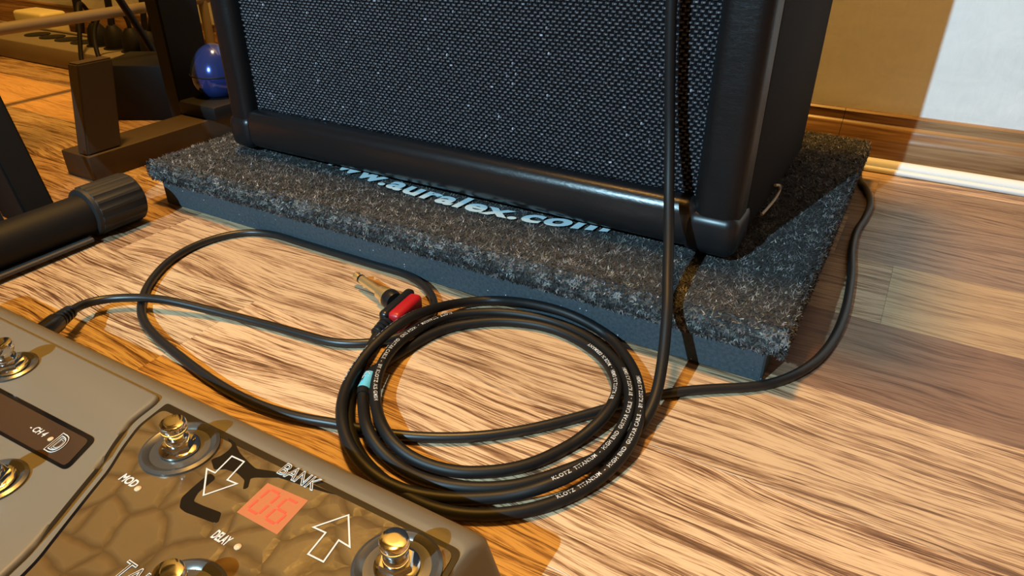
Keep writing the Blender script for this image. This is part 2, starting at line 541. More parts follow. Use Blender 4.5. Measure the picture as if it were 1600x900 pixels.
def fibres():
    pts, nrm = [], []
    n = 170000
    # top face without the ground the amplifier covers
    P = np.stack([rng.uniform(0.001, W_ - 0.001, n), rng.uniform(0.001, D_ - 0.001, n)], 1)
    keep = ~((P[:, 0] > 0.07) & (P[:, 0] < 0.50) & (P[:, 1] > 0.105) & (P[:, 1] < 0.30))
    P = P[keep]
    pts.append(np.column_stack([P, np.full(len(P), ZT - 0.0004)])); nrm.append(np.tile([0, 0, 1.0], (len(P), 1)))
    for (ax, val, sgn, cnt) in ((1, 0.0, -1, 11000), (0, 0.0, -1, 6000), (0, W_, 1, 6000)):
        L = W_ if ax == 1 else D_
        u = rng.uniform(0, L, cnt); z = rng.uniform(0.0235, ZT - 0.0005, cnt)
        # follow the rounded edge
        d = np.minimum(z - 0.0222, ZT - z)
        ins = np.where(d < 0.0075, 0.0075 - np.sqrt(np.maximum(0, 0.0075 ** 2 - (0.0075 - d) ** 2)), 0)
        q = np.zeros((cnt, 3)); q[:, 2] = z
        q[:, 1 - ax] = u; q[:, ax] = val - sgn * ins
        nn = np.zeros((cnt, 3)); nn[:, ax] = sgn; nn[:, 2] = np.where(z > ZT - 0.0075, 0.7, np.where(z < 0.03, -0.5, 0))
        pts.append(q); nrm.append(nn)
    P = np.vstack(pts); N = np.vstack(nrm)
    N /= np.linalg.norm(N, axis=1)[:, None]
    # drop top fibres that would stand on the rounded rim
    rim = (N[:, 2] > 0.99) & ((P[:, 0] < 0.005) | (P[:, 0] > W_ - 0.005) | (P[:, 1] < 0.005))
    P[rim, 2] -= 0.002
    n = len(P)
    d = rng.normal(size=(n, 3))
    d -= N * np.sum(d * N, 1)[:, None]
    d /= np.linalg.norm(d, axis=1)[:, None]
    ln = (rng.uniform(0.0013, 0.0033, n) * np.where(N[:, 2] > 0.99, 1.35, 1.0))[:, None]
    tip = P + d * ln * 0.9 + N * ln * rng.uniform(0.15, 0.65, n)[:, None]
    w = np.cross(d, N) * rng.uniform(0.0004, 0.0009, n)[:, None]
    V = np.stack([P - w, P + w, tip], 1).reshape(-1, 3)
    fc = np.arange(n * 3).reshape(-1, 3)
    me = bpy.data.meshes.new('carpet_pile')
    me.from_pydata(V.tolist(), [], fc.tolist())
    cell = np.floor(P[:, :2] / 0.0042).astype(int)
    cz = np.where(N[:, 2] > 0.99, 0, np.floor(P[:, 2] / 0.0035)).astype(int)
    h = ((cell[:, 0] * 73856093) ^ (cell[:, 1] * 19349663) ^ (cz * 83492791)) % 997 / 997.0
    base = 0.013 + 0.165 * h ** 2.5 + 0.07 * rng.random(n) ** 3
    sp = rng.random(n) > 0.985
    base[sp] = 0.34
    hue = rng.normal(0, 0.06, (n, 3)) + np.array([1.0, 1.0, 0.98])
    c = np.clip(base[:, None] * hue, 0.003, 1)
    c = np.column_stack([np.repeat(c, 3, 0), np.ones(n * 3)])
    at = me.color_attributes.new('tint', 'FLOAT_COLOR', 'POINT')
    at.data.foreach_set('color', c.ravel())
    o = new_obj('carpet_pile', me, M['fibre'], pf)
    o['kind'] = 'stuff'
fibres()

# web address printed along an arc on the carpet
me = text_mesh('www.auralex.com', 0.029, 0.0, 0.0011, 1.10)
co = np.array([v.co[:] for v in me.vertices])
mn, mx = co.min(0), co.max(0)
xs = 0.1415, 0.4390
for v in me.vertices:
    X = xs[0] + (v.co.x - mn[0]) / (mx[0] - mn[0]) * (xs[1] - xs[0])
    kx = 1.45 if X > 0.325 else 0.85
    v.co = (X + 0.10 * v.co.y, 0.0525 + kx * (X - 0.325) ** 2 + v.co.y * 1.0, 0.0447)
pr = new_obj('printed_address', me, M['mat_print'], pf)
pr['label'] = 'pale blue www.auralex.com lettering'

# ================================================================== guitar amplifier
amp = empty('guitar_amplifier', (0.29, 0.185, 0.0435), 'black guitar amplifier cabinet with woven grille standing on the carpeted platform', 'amplifier')
AX0, AX1, AY0, AY1, AZ0, AZ1 = 0.0505, 0.5315, 0.063, 0.312, 0.0485, 0.46
GX0, GX1, GY = 0.0770, 0.5000, 0.0770
box('cabinet', (AX0, 0.086, AZ0), (AX1, AY1, AZ1), M['tolex'], amp, 0.008, 4)
box('front_post', (AX0, AY0, AZ0), (GX0 + 0.001, 0.098, AZ1), M['tolex_post'], amp, 0.0095, 5)
box('front_post', (GX1, AY0, AZ0), (AX1, 0.098, AZ1), M['tolex_post'], amp, 0.0095, 5)
box('bottom_roll', (GX0 - 0.006, AY0 - 0.002, AZ0 + 0.0005), (GX1 + 0.006, 0.094, 0.0845), M['tolex_roll'], amp, 0.0105, 6)
box('top_rail', (GX0 - 0.006, AY0 - 0.001, 0.425), (GX1 + 0.006, 0.094, AZ1 - 0.002), M['tolex_roll'], amp, 0.0105, 5)
box('baffle', (GX0 - 0.004, GY + 0.0005, 0.07), (GX1 + 0.004, 0.095, 0.44), M['baffle'], amp)
for x0, x1 in ((AX0 - 0.0015, AX0 + 0.028), (AX1 - 0.036, AX1 + 0.0015)):
    box('corner_protector', (x0, AY0 - 0.0025, AZ0 - 0.001), (x1, AY0 + 0.040, AZ0 + 0.030), M['corner'], amp, 0.0085, 5)
for x in (0.095, 0.485):
    for y in (0.10, 0.28):
        lathe('rubber_foot', [(0.014, -0.0015), (0.016, 0.001), (0.016, 0.0085)], (x, y, 0.0440), M['corner'], amp, 20)
box('side_handle', (AX1 - 0.001, 0.13, 0.33), (AX1 + 0.012, 0.26, 0.36), M['corner'], amp, 0.005, 3)

def grille():
    px = 0.0048
    nx = int((GX1 - GX0) / px) + 1
    nz = int((0.430 - 0.079) / px) + 1
    V, Fc, C = [], [], []
    prof = [(-1, 0.0), (-0.55, 1.0), (0.55, 1.0), (1, 0.0)]
    idx = 0
    for par in (0, 1):
        I, J = np.meshgrid(np.arange(nx), np.arange(nz), indexing='ij')
        for sub in (0, 1):
            cx = GX0 + (I + 0.5 * sub + 0.25 * par) * px
            cz = 0.079 + (J + 0.5 * sub + (0.5 if par else 0.0)) * px
            cx = cx.ravel() + rng.normal(0, 0.00012, cx.size); cz = cz.ravel() + rng.normal(0, 0.00012, cz.size)
            n = cx.size
            hw, hh = (0.00108, 0.00068) if par == 0 else (0.00066, 0.00104)
            tx, tz = rng.normal(0, 0.16, n), rng.normal(0, 0.16, n)
            vv = []
            for (a, ha) in prof:
                for (b, hb) in prof:
                    e = min(ha, hb)
                    x = cx + a * hw; z = cz + b * hh
                    y = GY - 0.0001 - e * 0.0009 + e * (a * tx + b * tz) * 0.0007
                    vv.append(np.stack([x, y, z], 1))
            vv = np.stack(vv, 1)
            V.append(vv.reshape(-1, 3))
            q = []
            for i in range(3):
                for j in range(3):
                    q.append((i * 4 + j, i * 4 + j + 1, (i + 1) * 4 + j + 1, (i + 1) * 4 + j))
            q = np.array(q)
            Fc.append((q[None] + (idx + np.arange(n) * 16)[:, None, None]).reshape(-1, 4))
            idx += n * 16
            base = rng.uniform(0.045, 0.120, n) * (1.0 if par == 0 else 0.35)
            sp = rng.random(n)
            base = np.where(sp > 0.992, rng.uniform(0.15, 0.45, n), base)  # a few threads tinted bright: cold-lamp glints painted into the colour
            col = np.stack([base * 1.0, base * 0.93, base * 1.06, np.ones(n)], 1)
            C.append(np.repeat(col, 16, 0))
    V = np.vstack(V); Fc = np.vstack(Fc); C = np.vstack(C)
    inside = (V[:, 0] > GX0 - 0.001) & (V[:, 0] < GX1 + 0.002)
    me = bpy.data.meshes.new('grille_cloth')
    me.from_pydata(V.tolist(), [], Fc.tolist())
    at = me.color_attributes.new('tint', 'FLOAT_COLOR', 'POINT')
    at.data.foreach_set('color', C.ravel())
    o = new_obj('grille_cloth', me, M['grille'], amp, True)
    o['kind'] = 'stuff'
grille()

# ================================================================== guitar cable
GUITAR = [
    (0.339,-0.077,0.007), (0.3462,-0.097,0.0055), (0.3538,-0.1173,0.0036), (0.3641,-0.135,0.0034), (0.3761,-0.1498,0.0036), (0.3891,-0.162,0.0034), (0.403,-0.1713,0.0034),
    (0.4187,-0.1774,0.0034), (0.4353,-0.1811,0.0034), (0.4521,-0.1821,0.0034), (0.4674,-0.1794,0.0034), (0.4804,-0.1737,0.0034), (0.4932,-0.1649,0.0034), (0.5046,-0.1532,0.0034),
    (0.5147,-0.1377,0.0034), (0.5218,-0.1206,0.0045), (0.5258,-0.1052,0.007), (0.5263,-0.0904,0.0095), (0.5232,-0.0741,0.0105), (0.5177,-0.0578,0.0105), (0.506,-0.0352,0.0075),
    (0.4904,-0.0152,0.005), (0.4715,0.0008,0.0043), (0.4531,0.0008,0.0102), (0.4334,0.0008,0.0123), (0.408,0.0008,0.0103), (0.3813,0.0008,0.0043), (0.3646,-0.0162,0.006),
    (0.3594,-0.0386,0.012), (0.3573,-0.0624,0.0175), (0.355,-0.0834,0.0175), (0.3542,-0.1046,0.0135), (0.3591,-0.127,0.0105), (0.3694,-0.1465,0.0102), (0.3816,-0.1605,0.0115),
    (0.3947,-0.1713,0.0105), (0.4089,-0.1786,0.0095), (0.4215,-0.1822,0.0085), (0.433,-0.1819,0.006), (0.4458,-0.1789,0.0042), (0.461,-0.1729,0.0036), (0.4748,-0.1649,0.0036),
    (0.488,-0.1558,0.0045), (0.5007,-0.146,0.0085), (0.5108,-0.1302,0.0095), (0.5168,-0.1118,0.0095), (0.5188,-0.0943,0.0105), (0.5176,-0.0775,0.0115), (0.5129,-0.0619,0.0115),
    (0.5025,-0.0424,0.0085), (0.4905,-0.0272,0.006), (0.4747,-0.0151,0.0045), (0.4565,-0.0058,0.0036), (0.4348,-0.0014,0.0034), (0.4154,-0.003,0.0034), (0.3932,-0.01,0.0034),
    (0.3782,-0.0204,0.0038), (0.3664,-0.0352,0.005), (0.3621,-0.0591,0.0085), (0.3613,-0.0789,0.0105), (0.3638,-0.0979,0.0108), (0.3705,-0.1149,0.0108), (0.3769,-0.1266,0.009),
    (0.3855,-0.1367,0.0075), (0.3994,-0.1494,0.0095), (0.4131,-0.1576,0.0085), (0.4259,-0.16,0.0055), (0.4393,-0.159,0.0038), (0.4533,-0.1558,0.0034), (0.4651,-0.1495,0.0034),
    (0.4784,-0.1392,0.0034), (0.4894,-0.1241,0.0034), (0.4984,-0.1035,0.0034), (0.5045,-0.0878,0.0075), (0.5061,-0.0728,0.0098), (0.5035,-0.0581,0.0098), (0.4958,-0.0433,0.0075),
    (0.4813,-0.0261,0.0045), (0.4606,-0.0146,0.0034), (0.4392,-0.01,0.0034), (0.4202,-0.0118,0.0034), (0.3992,-0.0201,0.0034), (0.3851,-0.0311,0.0034), (0.3729,-0.0447,0.0034),
    (0.3665,-0.062,0.0034), (0.3637,-0.0795,0.0036), (0.3619,-0.0978,0.0036), (0.364,-0.1158,0.0055), (0.3693,-0.1294,0.0045), (0.3807,-0.142,0.0055), (0.3951,-0.1562,0.0095),
    (0.4072,-0.1631,0.0065), (0.4216,-0.1668,0.0036), (0.4382,-0.1688,0.0034), (0.456,-0.1656,0.0034), (0.471,-0.159,0.0034), (0.4844,-0.1497,0.0034), (0.4948,-0.1381,0.0034),
    (0.5045,-0.1241,0.0034), (0.5152,-0.107,0.0034), (0.5224,-0.0887,0.0036), (0.5255,-0.0748,0.0055), (0.5268,-0.0694,0.0095),
]

VERT = [(0.5262, -0.0556, 0.0150), (0.5215, -0.0350, 0.0285), (0.5150, -0.0160, 0.0462), (0.5070, 0.0040, 0.0585), (0.4985, 0.0250, 0.0750),
        (0.4890, 0.0445, 0.1000), (0.4825, 0.0545, 0.1300), (0.4780, 0.0575, 0.1600), (0.4730, 0.0580, 0.2100), (0.4680, 0.0580, 0.2800), (0.4600, 0.0590, 0.4300)]
gc = empty('guitar_cable', (0.45, -0.09, 0.0), 'thick black guitar cable coiled on the floor and running up the amplifier grille', 'cable')
RG = 0.0034
GP = smooth_path(catmull(GUITAR + VERT, 0.0022), 14)
GP[:, 2] = np.maximum(GP[:, 2], RG)
tube('jacket', GP, RG, M['rubber'], gc, 16)

def path_text(name, P, start, body, size, phi, r, material, parent, stretch=1.0):
    s = np.concatenate([[0], np.cumsum(np.linalg.norm(np.diff(P, axis=0), axis=1))])
    i0 = start if isinstance(start, int) else int(np.argmin(np.linalg.norm(P - np.array(start), axis=1)))
    T = np.gradient(P, axis=0); T /= np.linalg.norm(T, axis=1)[:, None]
    up = np.array([0, 0, 1.0])
    me = text_mesh(body, size, 0.0, 0.00003, 1.12)
    co = np.array([v.co[:] for v in me.vertices])
    mid = 0.5 * (co[:, 1].min() + co[:, 1].max())
    for v in me.vertices:
        sv = s[i0] + v.co.x * stretch
        c = np.array([np.interp(sv, s, P[:, k]) for k in range(3)])
        tt = np.array([np.interp(sv, s, T[:, k]) for k in range(3)]); tt /= np.linalg.norm(tt)
        L = np.cross(up, tt); L /= np.linalg.norm(L)
        n = np.cross(tt, L)
        a = phi + (v.co.y - mid) / r
        v.co = c + (r + 0.00008) * (math.cos(a) * n + math.sin(a) * L)
    return new_obj(name, me, material, parent)

T1 = 'KLOTZ  TITANIUM  -  HIGH END  GUITAR CABLE  -  BY KLOTZ AIS GMBH'
for st, ph, tx in (((0.5085, -0.1480, 0.0034), 0.0, T1), ((0.5040, -0.1425, 0.0088), -0.05, T1), ((0.3682, -0.0330, 0.005), 0.15, T1),
                   ((0.3575, -0.0560, 0.0165), -0.75, 'HIGH END  GUITAR CABLE  -  BY KLOTZ AIS GMBH'), ((0.5060, -0.0700, 0.0098), 0.35, 'BY KLOTZ AIS GMBH  -  MADE IN GERMANY')):
    pt = path_text('printed_marking', GP, st, tx, 0.0031, ph, RG, M['white_print'], gc, 1.0)

# collar with the blue label
ci = int(np.argmin(np.linalg.norm(GP - np.array((0.3634, -0.1120, 0.0036)), axis=1)))
cand = np.where(np.linalg.norm(GP - np.array((0.3640, -0.1165, 0.0055)), axis=1) < 0.005)[0]
ci = int(cand[-1]) if len(cand) else ci
seg = GP[ci - 5:ci + 7].copy()
collar = tube('label_collar', seg, 0.0043, M['black_plastic'], gc, 16)
up = np.array([0, 0, 1.0])
P0, P1 = GP[ci - 2], GP[ci + 4]
tt = (P1 - P0) / np.linalg.norm(P1 - P0); L = np.cross(up, tt); L /= np.linalg.norm(L)
V, Fc = [], []
for i in range(5):
    c = P0 + (P1 - P0) * i / 4
    for j in range(9):
        a = math.radians(-95 + 150 * j / 8)
        V.append(tuple(c + 0.0046 * (math.cos(a) * np.array([0, 0, 1.0]) + math.sin(a) * L)))
for i in range(4):
    for j in range(8):
        Fc.append((i * 9 + j, i * 9 + j + 1, (i + 1) * 9 + j + 1, (i + 1) * 9 + j))
me = bpy.data.meshes.new('blue_label'); me.from_pydata(V, [], Fc)
lab = new_obj('blue_label', me, M['blue_label'], collar, True)
lab['label'] = 'light blue label with a white K'
path_text('label_letter', GP, ci - 2, 'KL', 0.0058, -0.1, 0.0047, M['white_print'], collar, 1.0)

# right-angle jack plug at the cable's end
plug = empty('jack_plug_root', (0.335, -0.05, 0.0), '', '')
for k in ('label', 'category'):
    del plug[k]
plug.name = 'jack_plug'
plug.parent = gc
plug.matrix_parent_inverse = Matrix.Translation(-Vector(gc.location))
JT, JB = Vector((0.2730, -0.0259, 0.0090)), Vector((0.3262, -0.0432, 0.0090))
ax = (JB - JT).normalized()
def pl(o):
    o.matrix_parent_inverse = Matrix.Translation(-Vector(plug.location))
    return o
jl = (JB - JT).length
lathe('shaft', [(0.0, 0.0), (0.0012, 0.0003), (0.0032, 0.0035), (0.0034, 0.0042), (0.0020, 0.0075), (0.0020, 0.0082), (0.0034, 0.0095), (0.0034, 0.0100)], JT, M['gold'], plug, 24, ax)
lathe('insulator_ring', [(0.0036, 0.0100), (0.0036, 0.0118)], JT, M['black_plastic'], plug, 24, ax)
lathe('sleeve', [(0.0034, 0.0118), (0.0034, 0.0370), (0.0052, 0.0372), (0.0054, 0.0445), (0.0066, 0.0448), (0.0066, 0.0480)], JT, M['gold'], plug, 24, ax)
lathe('collar_nut', [(0.0070, 0.0480), (0.0076, 0.0490), (0.0076, 0.0530), (0.0068, 0.0560)], JT, M['black_plastic'], plug, 24, ax)
# housing: black block and red shell along the cable direction
hd = Vector((0.345, -0.079, 0.0)) - Vector((0.3405, -0.034, 0.0)); hd.normalize()
hn = Vector((-hd.y, hd.x, 0))
def hb(a0, a1, b0, b1, z0, z1, nm, mt, bev):
    o0 = Vector((0.3375, -0.0330, 0.0))
    bm = box_bm((a0, b0, z0), (a1, b1, z1), bev, 4)
    for v in bm.verts:
        v.co = o0 + hd * v.co.x + hn * v.co.y + Vector((0, 0, v.co.z))
    return auto_smooth(from_bm(nm, bm, mt, plug))
sgn = 1 if hn.x > 0 else -1
hb(-0.002, 0.036, min(-0.0085 * sgn, -0.001 * sgn), max(-0.0085 * sgn, -0.001 * sgn), 0.0012, 0.0172, 'housing', M['black_plastic'], 0.003)
hb(0.002, 0.034, min(-0.003 * sgn, 0.0075 * sgn), max(-0.003 * sgn, 0.0075 * sgn), 0.0008, 0.0168, 'red_shell', M['red_plastic'], 0.0034)
for k in range(4):
    s0 = Vector((0.3375, -0.0330, 0.0085)) + hd * (0.035 + 0.0035 * k) - hn * (0.002 * sgn)
    lathe('strain_relief_ring', [(0.0035, 0.0), (0.0056 - 0.0004 * k, 0.0004), (0.0056 - 0.0004 * k, 0.0022), (0.0035, 0.0028)], s0, M['black_plastic'], plug, 20, hd)

# ================================================================== pedal cable
POWER = [
    (0.1586,-0.1855,0.018), (0.1529,-0.1769,0.0165), (0.1395,-0.1581,0.011), (0.1439,-0.1445,0.0095), (0.162,-0.1317,0.0094), (0.1831,-0.1237,0.0094), (0.2164,-0.1132,0.0055),
    (0.2524,-0.1055,0.0031), (0.2905,-0.101,0.0031), (0.3162,-0.0977,0.0031), (0.332,-0.0902,0.0031), (0.3448,-0.0793,0.0031), (0.3536,-0.0627,0.0031), (0.3546,-0.0435,0.0031),
    (0.3479,-0.0256,0.0031), (0.3319,-0.0104,0.0031), (0.3043,0.0015,0.0031), (0.2719,0.0015,0.0031), (0.2344,0.0015,0.0031), (0.1923,0.0015,0.0031), (0.1582,0.0015,0.0031),
    (0.1359,-0.0059,0.0031), (0.1213,-0.0247,0.0031), (0.1163,-0.0503,0.0031), (0.1224,-0.0785,0.0031), (0.1394,-0.1073,0.0031), (0.1581,-0.1271,0.0031), (0.1776,-0.1411,0.0031),
    (0.2039,-0.1511,0.0031), (0.2406,-0.1591,0.0031), (0.279,-0.1658,0.0031), (0.3103,-0.1685,0.0031), (0.3356,-0.1674,0.0031), (0.357,-0.1635,0.0031), (0.3739,-0.1581,0.0031),
    (0.3954,-0.1531,0.0031), (0.4165,-0.1457,0.0031), (0.4355,-0.1359,0.0031), (0.4531,-0.1239,0.0031), (0.4693,-0.1091,0.0031), (0.4846,-0.0915,0.0031), (0.4997,-0.0718,0.0031),
    (0.5155,-0.0512,0.0031), (0.5329,-0.0327,0.0031), (0.5521,-0.0181,0.0031), (0.5718,-0.0045,0.0031), (0.587,0.0139,0.0031), (0.5993,0.0419,0.0031), (0.6055,0.0786,0.0031),
    (0.6065,0.1221,0.0031), (0.6031,0.1752,0.0031), (0.5974,0.2228,0.0031), (0.596,0.262,0.0031), (0.5991,0.2983,0.0031), (0.5994,0.3359,0.0031), (0.5928,0.3691,0.0031),
    (0.5816,0.3986,0.0031), (0.5785,0.428,0.0031), (0.5785,0.417,0.0031),
]

RP = 0.0031
PP = smooth_path(catmull(POWER, 0.0025), 12)
PP[:, 2] = np.maximum(PP[:, 2], RP)
pc = empty('pedal_cable', (0.35, -0.05, 0.0), 'thinner black cable plugged into the pedalboard, looping under the coiled guitar cable', 'cable')
tube('jacket', PP, RP, M['rubber_thin'], pc, 14)
d0 = Vector(PP[4]) - Vector(PP[0]); d0.normalize()
for k in range(4):
    q = Vector(PP[0]) + d0 * (0.0045 * k)
    lathe('strain_relief_ring', [(0.0032, 0.0), (0.0056 - 0.0003 * k, 0.0004), (0.0056 - 0.0003 * k, 0.0026), (0.0032, 0.0032)], q, M['black_plastic'], pc, 20, d0)
lathe('plug_body', [(0.0, -0.026), (0.0060, -0.026), (0.0064, -0.024), (0.0064, -0.002), (0.0050, 0.0005), (0.0, 0.0005)], Vector(PP[0]), M['black_plastic'], pc, 20, d0)

# white cables along the baseboard
for y, z, lb in ((0.4475, 0.0062, 'white round cable lying against the baseboard'), (0.4398, 0.0030, 'thin white cable on the floor in front of the thicker one')):
    rr = 0.0060 if z > 0.005 else 0.0030
    P = [(0.20 + 0.1 * k, y + 0.0008 * math.sin(k * 1.7) + (0.0045 * max(0, k - 3.9) if z < 0.005 else 0.0), rr + 0.0001) for k in range(0, 14)]
    if z < 0.005:
        P = [(a, min(b, 0.4475 - 0.0088), c) for a, b, c in P]
    o = tube('white_cable', catmull(P, 0.02), rr, M['white_cable'], None, 16)
    tag(o, lb, 'cable')

o = tube('thread', catmull([(0.5345, 0.172, 0.0655), (0.5350, 0.190, 0.0590), (0.5352, 0.196, 0.0530), (0.5350, 0.182, 0.0505), (0.5346, 0.158, 0.0520), (0.5344, 0.136, 0.0545)], 0.002), 0.0011, M['thread'])
tag(o, 'short pale curled thread against the lower side of the amplifier', 'thread')

# ================================================================== pedalboard
pb = empty('pedalboard', (0.30, -0.32, 0.0), 'grey multi-effects pedalboard with glossy brown panel and chrome footswitches', 'pedalboard')
Z = 0.045
def ring(x0, x1, y0, y1, z, r=0.006, seg=5):
    return [(p[0], p[1], z) for p in rounded([(x0, y0), (x1, y0), (x1, y1), (x0, y1)], r, seg)]
loops = [ring(0.070, 0.5185, -0.446, -0.2045, 0.003), ring(0.071, 0.5175, -0.446, -0.2055, 0.0065), ring(0.077, 0.5090, -0.440, -0.2085, 0.0385),
         ring(0.0785, 0.5080, -0.4385, -0.2105, 0.0410), ring(0.081, 0.5070, -0.436, -0.2150, 0.0436), ring(0.083, 0.5062, -0.434, -0.2193, 0.0449), ring(0.084, 0.5055, -0.433, -0.2205, 0.0450)]
bm = bmesh.new()
vl = [[bm.verts.new(p) for p in lp] for lp in loops]
for a, b in zip(vl[:-1], vl[1:]):
    n = len(a)
    for i in range(n):
        bm.faces.new((a[i], a[(i + 1) % n], b[(i + 1) % n], b[i]))
bm.faces.new(vl[-1]); bm.faces.new(vl[0][::-1])
auto_smooth(from_bm('body', bm, M['pedal'], pb), 60)
for x in (0.10, 0.48):
    for y in (-0.42, -0.235):
        lathe('rubber_foot', [(0.009, 0.0), (0.010, 0.001), (0.010, 0.0035)], (x, y, 0.0), M['ribbed_rubber'], pb, 16)

LEFT = [(0.3290, -0.2265), (0.3310, -0.2404), (0.3379, -0.2538), (0.3455, -0.2655), (0.3511, -0.2777), (0.3585, -0.2932), (0.3660, -0.3085)]
outer = rounded([(0.5052, -0.2236), (0.5075, -0.245), (0.5075, -0.415), (0.366, -0.415), (0.372, -0.330)] + [(x, y) for x, y in LEFT[::-1]] + [(0.3285, -0.2225)], 0.004, 4)
poly_plate('panel_gasket', outer, Z - 0.001, Z + 0.0003, M['gloss_black'], pb)
inner = rounded([(0.5030, -0.2262), (0.5050, -0.245), (0.5050, -0.412), (0.370, -0.412), (0.3745, -0.330)] + [(x + 0.0021, y) for x, y in LEFT[:0:-1]] + [(0.3312, -0.2270)], 0.004, 4)
panel = poly_plate('panel', inner, Z - 0.001, Z + 0.0007, M['panel'], pb)
ZP = Z + 0.00075
# raised grey wing left of the panel
wing = [(0.088, -0.2215), (0.3225, -0.2215)] + [(x - 0.0042, y) for x, y in LEFT] + [(0.367, -0.330), (0.361, -0.428), (0.088, -0.428)]
poly_plate('wing_cover', rounded(wing, 0.004, 3), Z - 0.002, Z + 0.0025, M['pedal'], pb, 0.0022, 4)

# black artwork printed on the panel
HOOK = [(0.3894, -0.2448), (0.3865, -0.2447), (0.3872, -0.2547), (0.388, -0.2604), (0.3918, -0.2643), (0.3959, -0.2647), (0.4107, -0.2626), (0.412, -0.2615), (0.4091, -0.2574), (0.3994, -0.2587), (0.3939, -0.2591), (0.3917, -0.255), (0.3915, -0.2458)]
FISH = [(0.3802, -0.2388), (0.3822, -0.2349), (0.3823, -0.2306), (0.3814, -0.2277), (0.3753, -0.2253), (0.3802, -0.2255), (0.3879, -0.2293), (0.3978, -0.2319), (0.4019, -0.2327), (0.4096, -0.2300), (0.4247, -0.2272), (0.4432, -0.2265), (0.4391, -0.2276), (0.43, -0.2293), (0.4151, -0.2314), (0.406, -0.2365), (0.4044, -0.2379), (0.4078, -0.2424), (0.4067, -0.2442), (0.4031, -0.24), (0.3969, -0.2387), (0.3907, -0.2396), (0.3866, -0.2424)]
for pts in (HOOK, FISH):
    poly_plate('printed_artwork', rounded(pts, 0.0012, 3), ZP - 0.0003, ZP + 0.00005, M['panel_ink'], panel)

def outline(name, pts, w, z, material, parent):
    P = [(x, y, z) for x, y in pts] + [(pts[0][0], pts[0][1], z)]
    bm = bmesh.new()
    n = len(pts)
    inn, out = [], []
    area = sum(pts[i][0] * pts[(i + 1) % n][1] - pts[(i + 1) % n][0] * pts[i][1] for i in range(n))
    sg = 1 if area > 0 else -1
    for i in range(n):
        p0, p, p1 = Vector(pts[i - 1]), Vector(pts[i]), Vector(pts[(i + 1) % n])
        d0, d1 = (p - p0).normalized(), (p1 - p).normalized()
        n0, n1 = Vector((-d0.y, d0.x)) * sg, Vector((-d1.y, d1.x)) * sg
        b = (n0 + n1); b.normalize()
        k = w / max(0.35, b.dot(n0))
        out.append(bm.verts.new((*(p - b * k * 0.5), z)))
        inn.append(bm.verts.new((*(p + b * k * 0.5), z)))
    for i in range(n):
        j = (i + 1) % n
        bm.faces.new((out[i], out[j], inn[j], inn[i]))
    return from_bm(name, bm, material, parent)
A1 = [(0.395, -0.2548), (0.3836, -0.2437), (0.3887, -0.2435), (0.3868, -0.2327), (0.3943, -0.2324), (0.3966, -0.2437), (0.402, -0.2432)]
A2 = [(0.4551, -0.2324), (0.4471, -0.2442), (0.4533, -0.2438), (0.4546, -0.2549), (0.4622, -0.2546), (0.4603, -0.2440), (0.4662, -0.2443)]
outline('down_arrow', A1, 0.0007, ZP + 0.0002, M['panel_white'], panel)
outline('up_arrow', A2, 0.0007, ZP + 0.0002, M['panel_white'], panel)
flat_text('bank_lettering', 'BANK', 0.008, (0.4118, -0.2302, ZP + 0.0002), M['panel_white'], panel, 0.00022, 0.0215, 0.0, 0.0072)
flat_text('mod_lettering', 'MOD', 0.004, (0.3553, -0.2672, ZP + 0.0001), M['panel_white'], panel, 0, 0.0098, 0.00012, 0.0042)
flat_text('delay_lettering', 'DELAY', 0.004, (0.4153, -0.2683, ZP + 0.0001), M['panel_white'], panel, 0, 0.0086, 0.00012, 0.0044)
flat_text('tap_lettering', 'TAP', 0.009, (0.3975, -0.2985, ZP + 0.0002), M['panel_white'], panel, 0.00022, 0.016, 0.0, 0.0078)
for x, y in ((0.3676, -0.2662), (0.4284, -0.2660)):
    lathe('indicator_lens', [(0.0015, -0.0004), (0.0015, 0.0002), (0.0009, 0.0006), (0.0, 0.0007)], (x, y, ZP), M['led'], panel, 16)
# red two-digit display
disp = poly_plate('red_display', [(0.4143, -0.2541), (0.4372, -0.2541), (0.4352, -0.2348), (0.4130, -0.2362)], ZP - 0.0004, ZP + 0.0001, M['red_display'], panel)
def seg_digit(x, y, on):
    w, h, s = 0.0060, 0.0125, 0.0011
    S = {'a': (0, h, w, h), 'b': (w, h / 2, w, h), 'c': (w, 0, w, h / 2), 'd': (0, 0, w, 0), 'e': (0, 0, 0, h / 2), 'f': (0, h / 2, 0, h), 'g': (0, h / 2, w, h / 2)}
    for ch in on:
        x0, y0, x1, y1 = S[ch]
        if x0 == x1:
            lo, hi = (x + x0 - s / 2, y + y0 + s * 0.6), (x + x0 + s / 2, y + y1 - s * 0.6)
        else:
            lo, hi = (x + x0 + s * 0.6, y + y0 - s / 2), (x + x1 - s * 0.6, y + y0 + s / 2)
        box('digit_segment', (*lo, ZP), (*hi, ZP + 0.0003), M['red_digit'], disp)
seg_digit(0.4168, -0.2508, 'abcdef')
seg_digit(0.4268, -0.2508, 'acdefg')

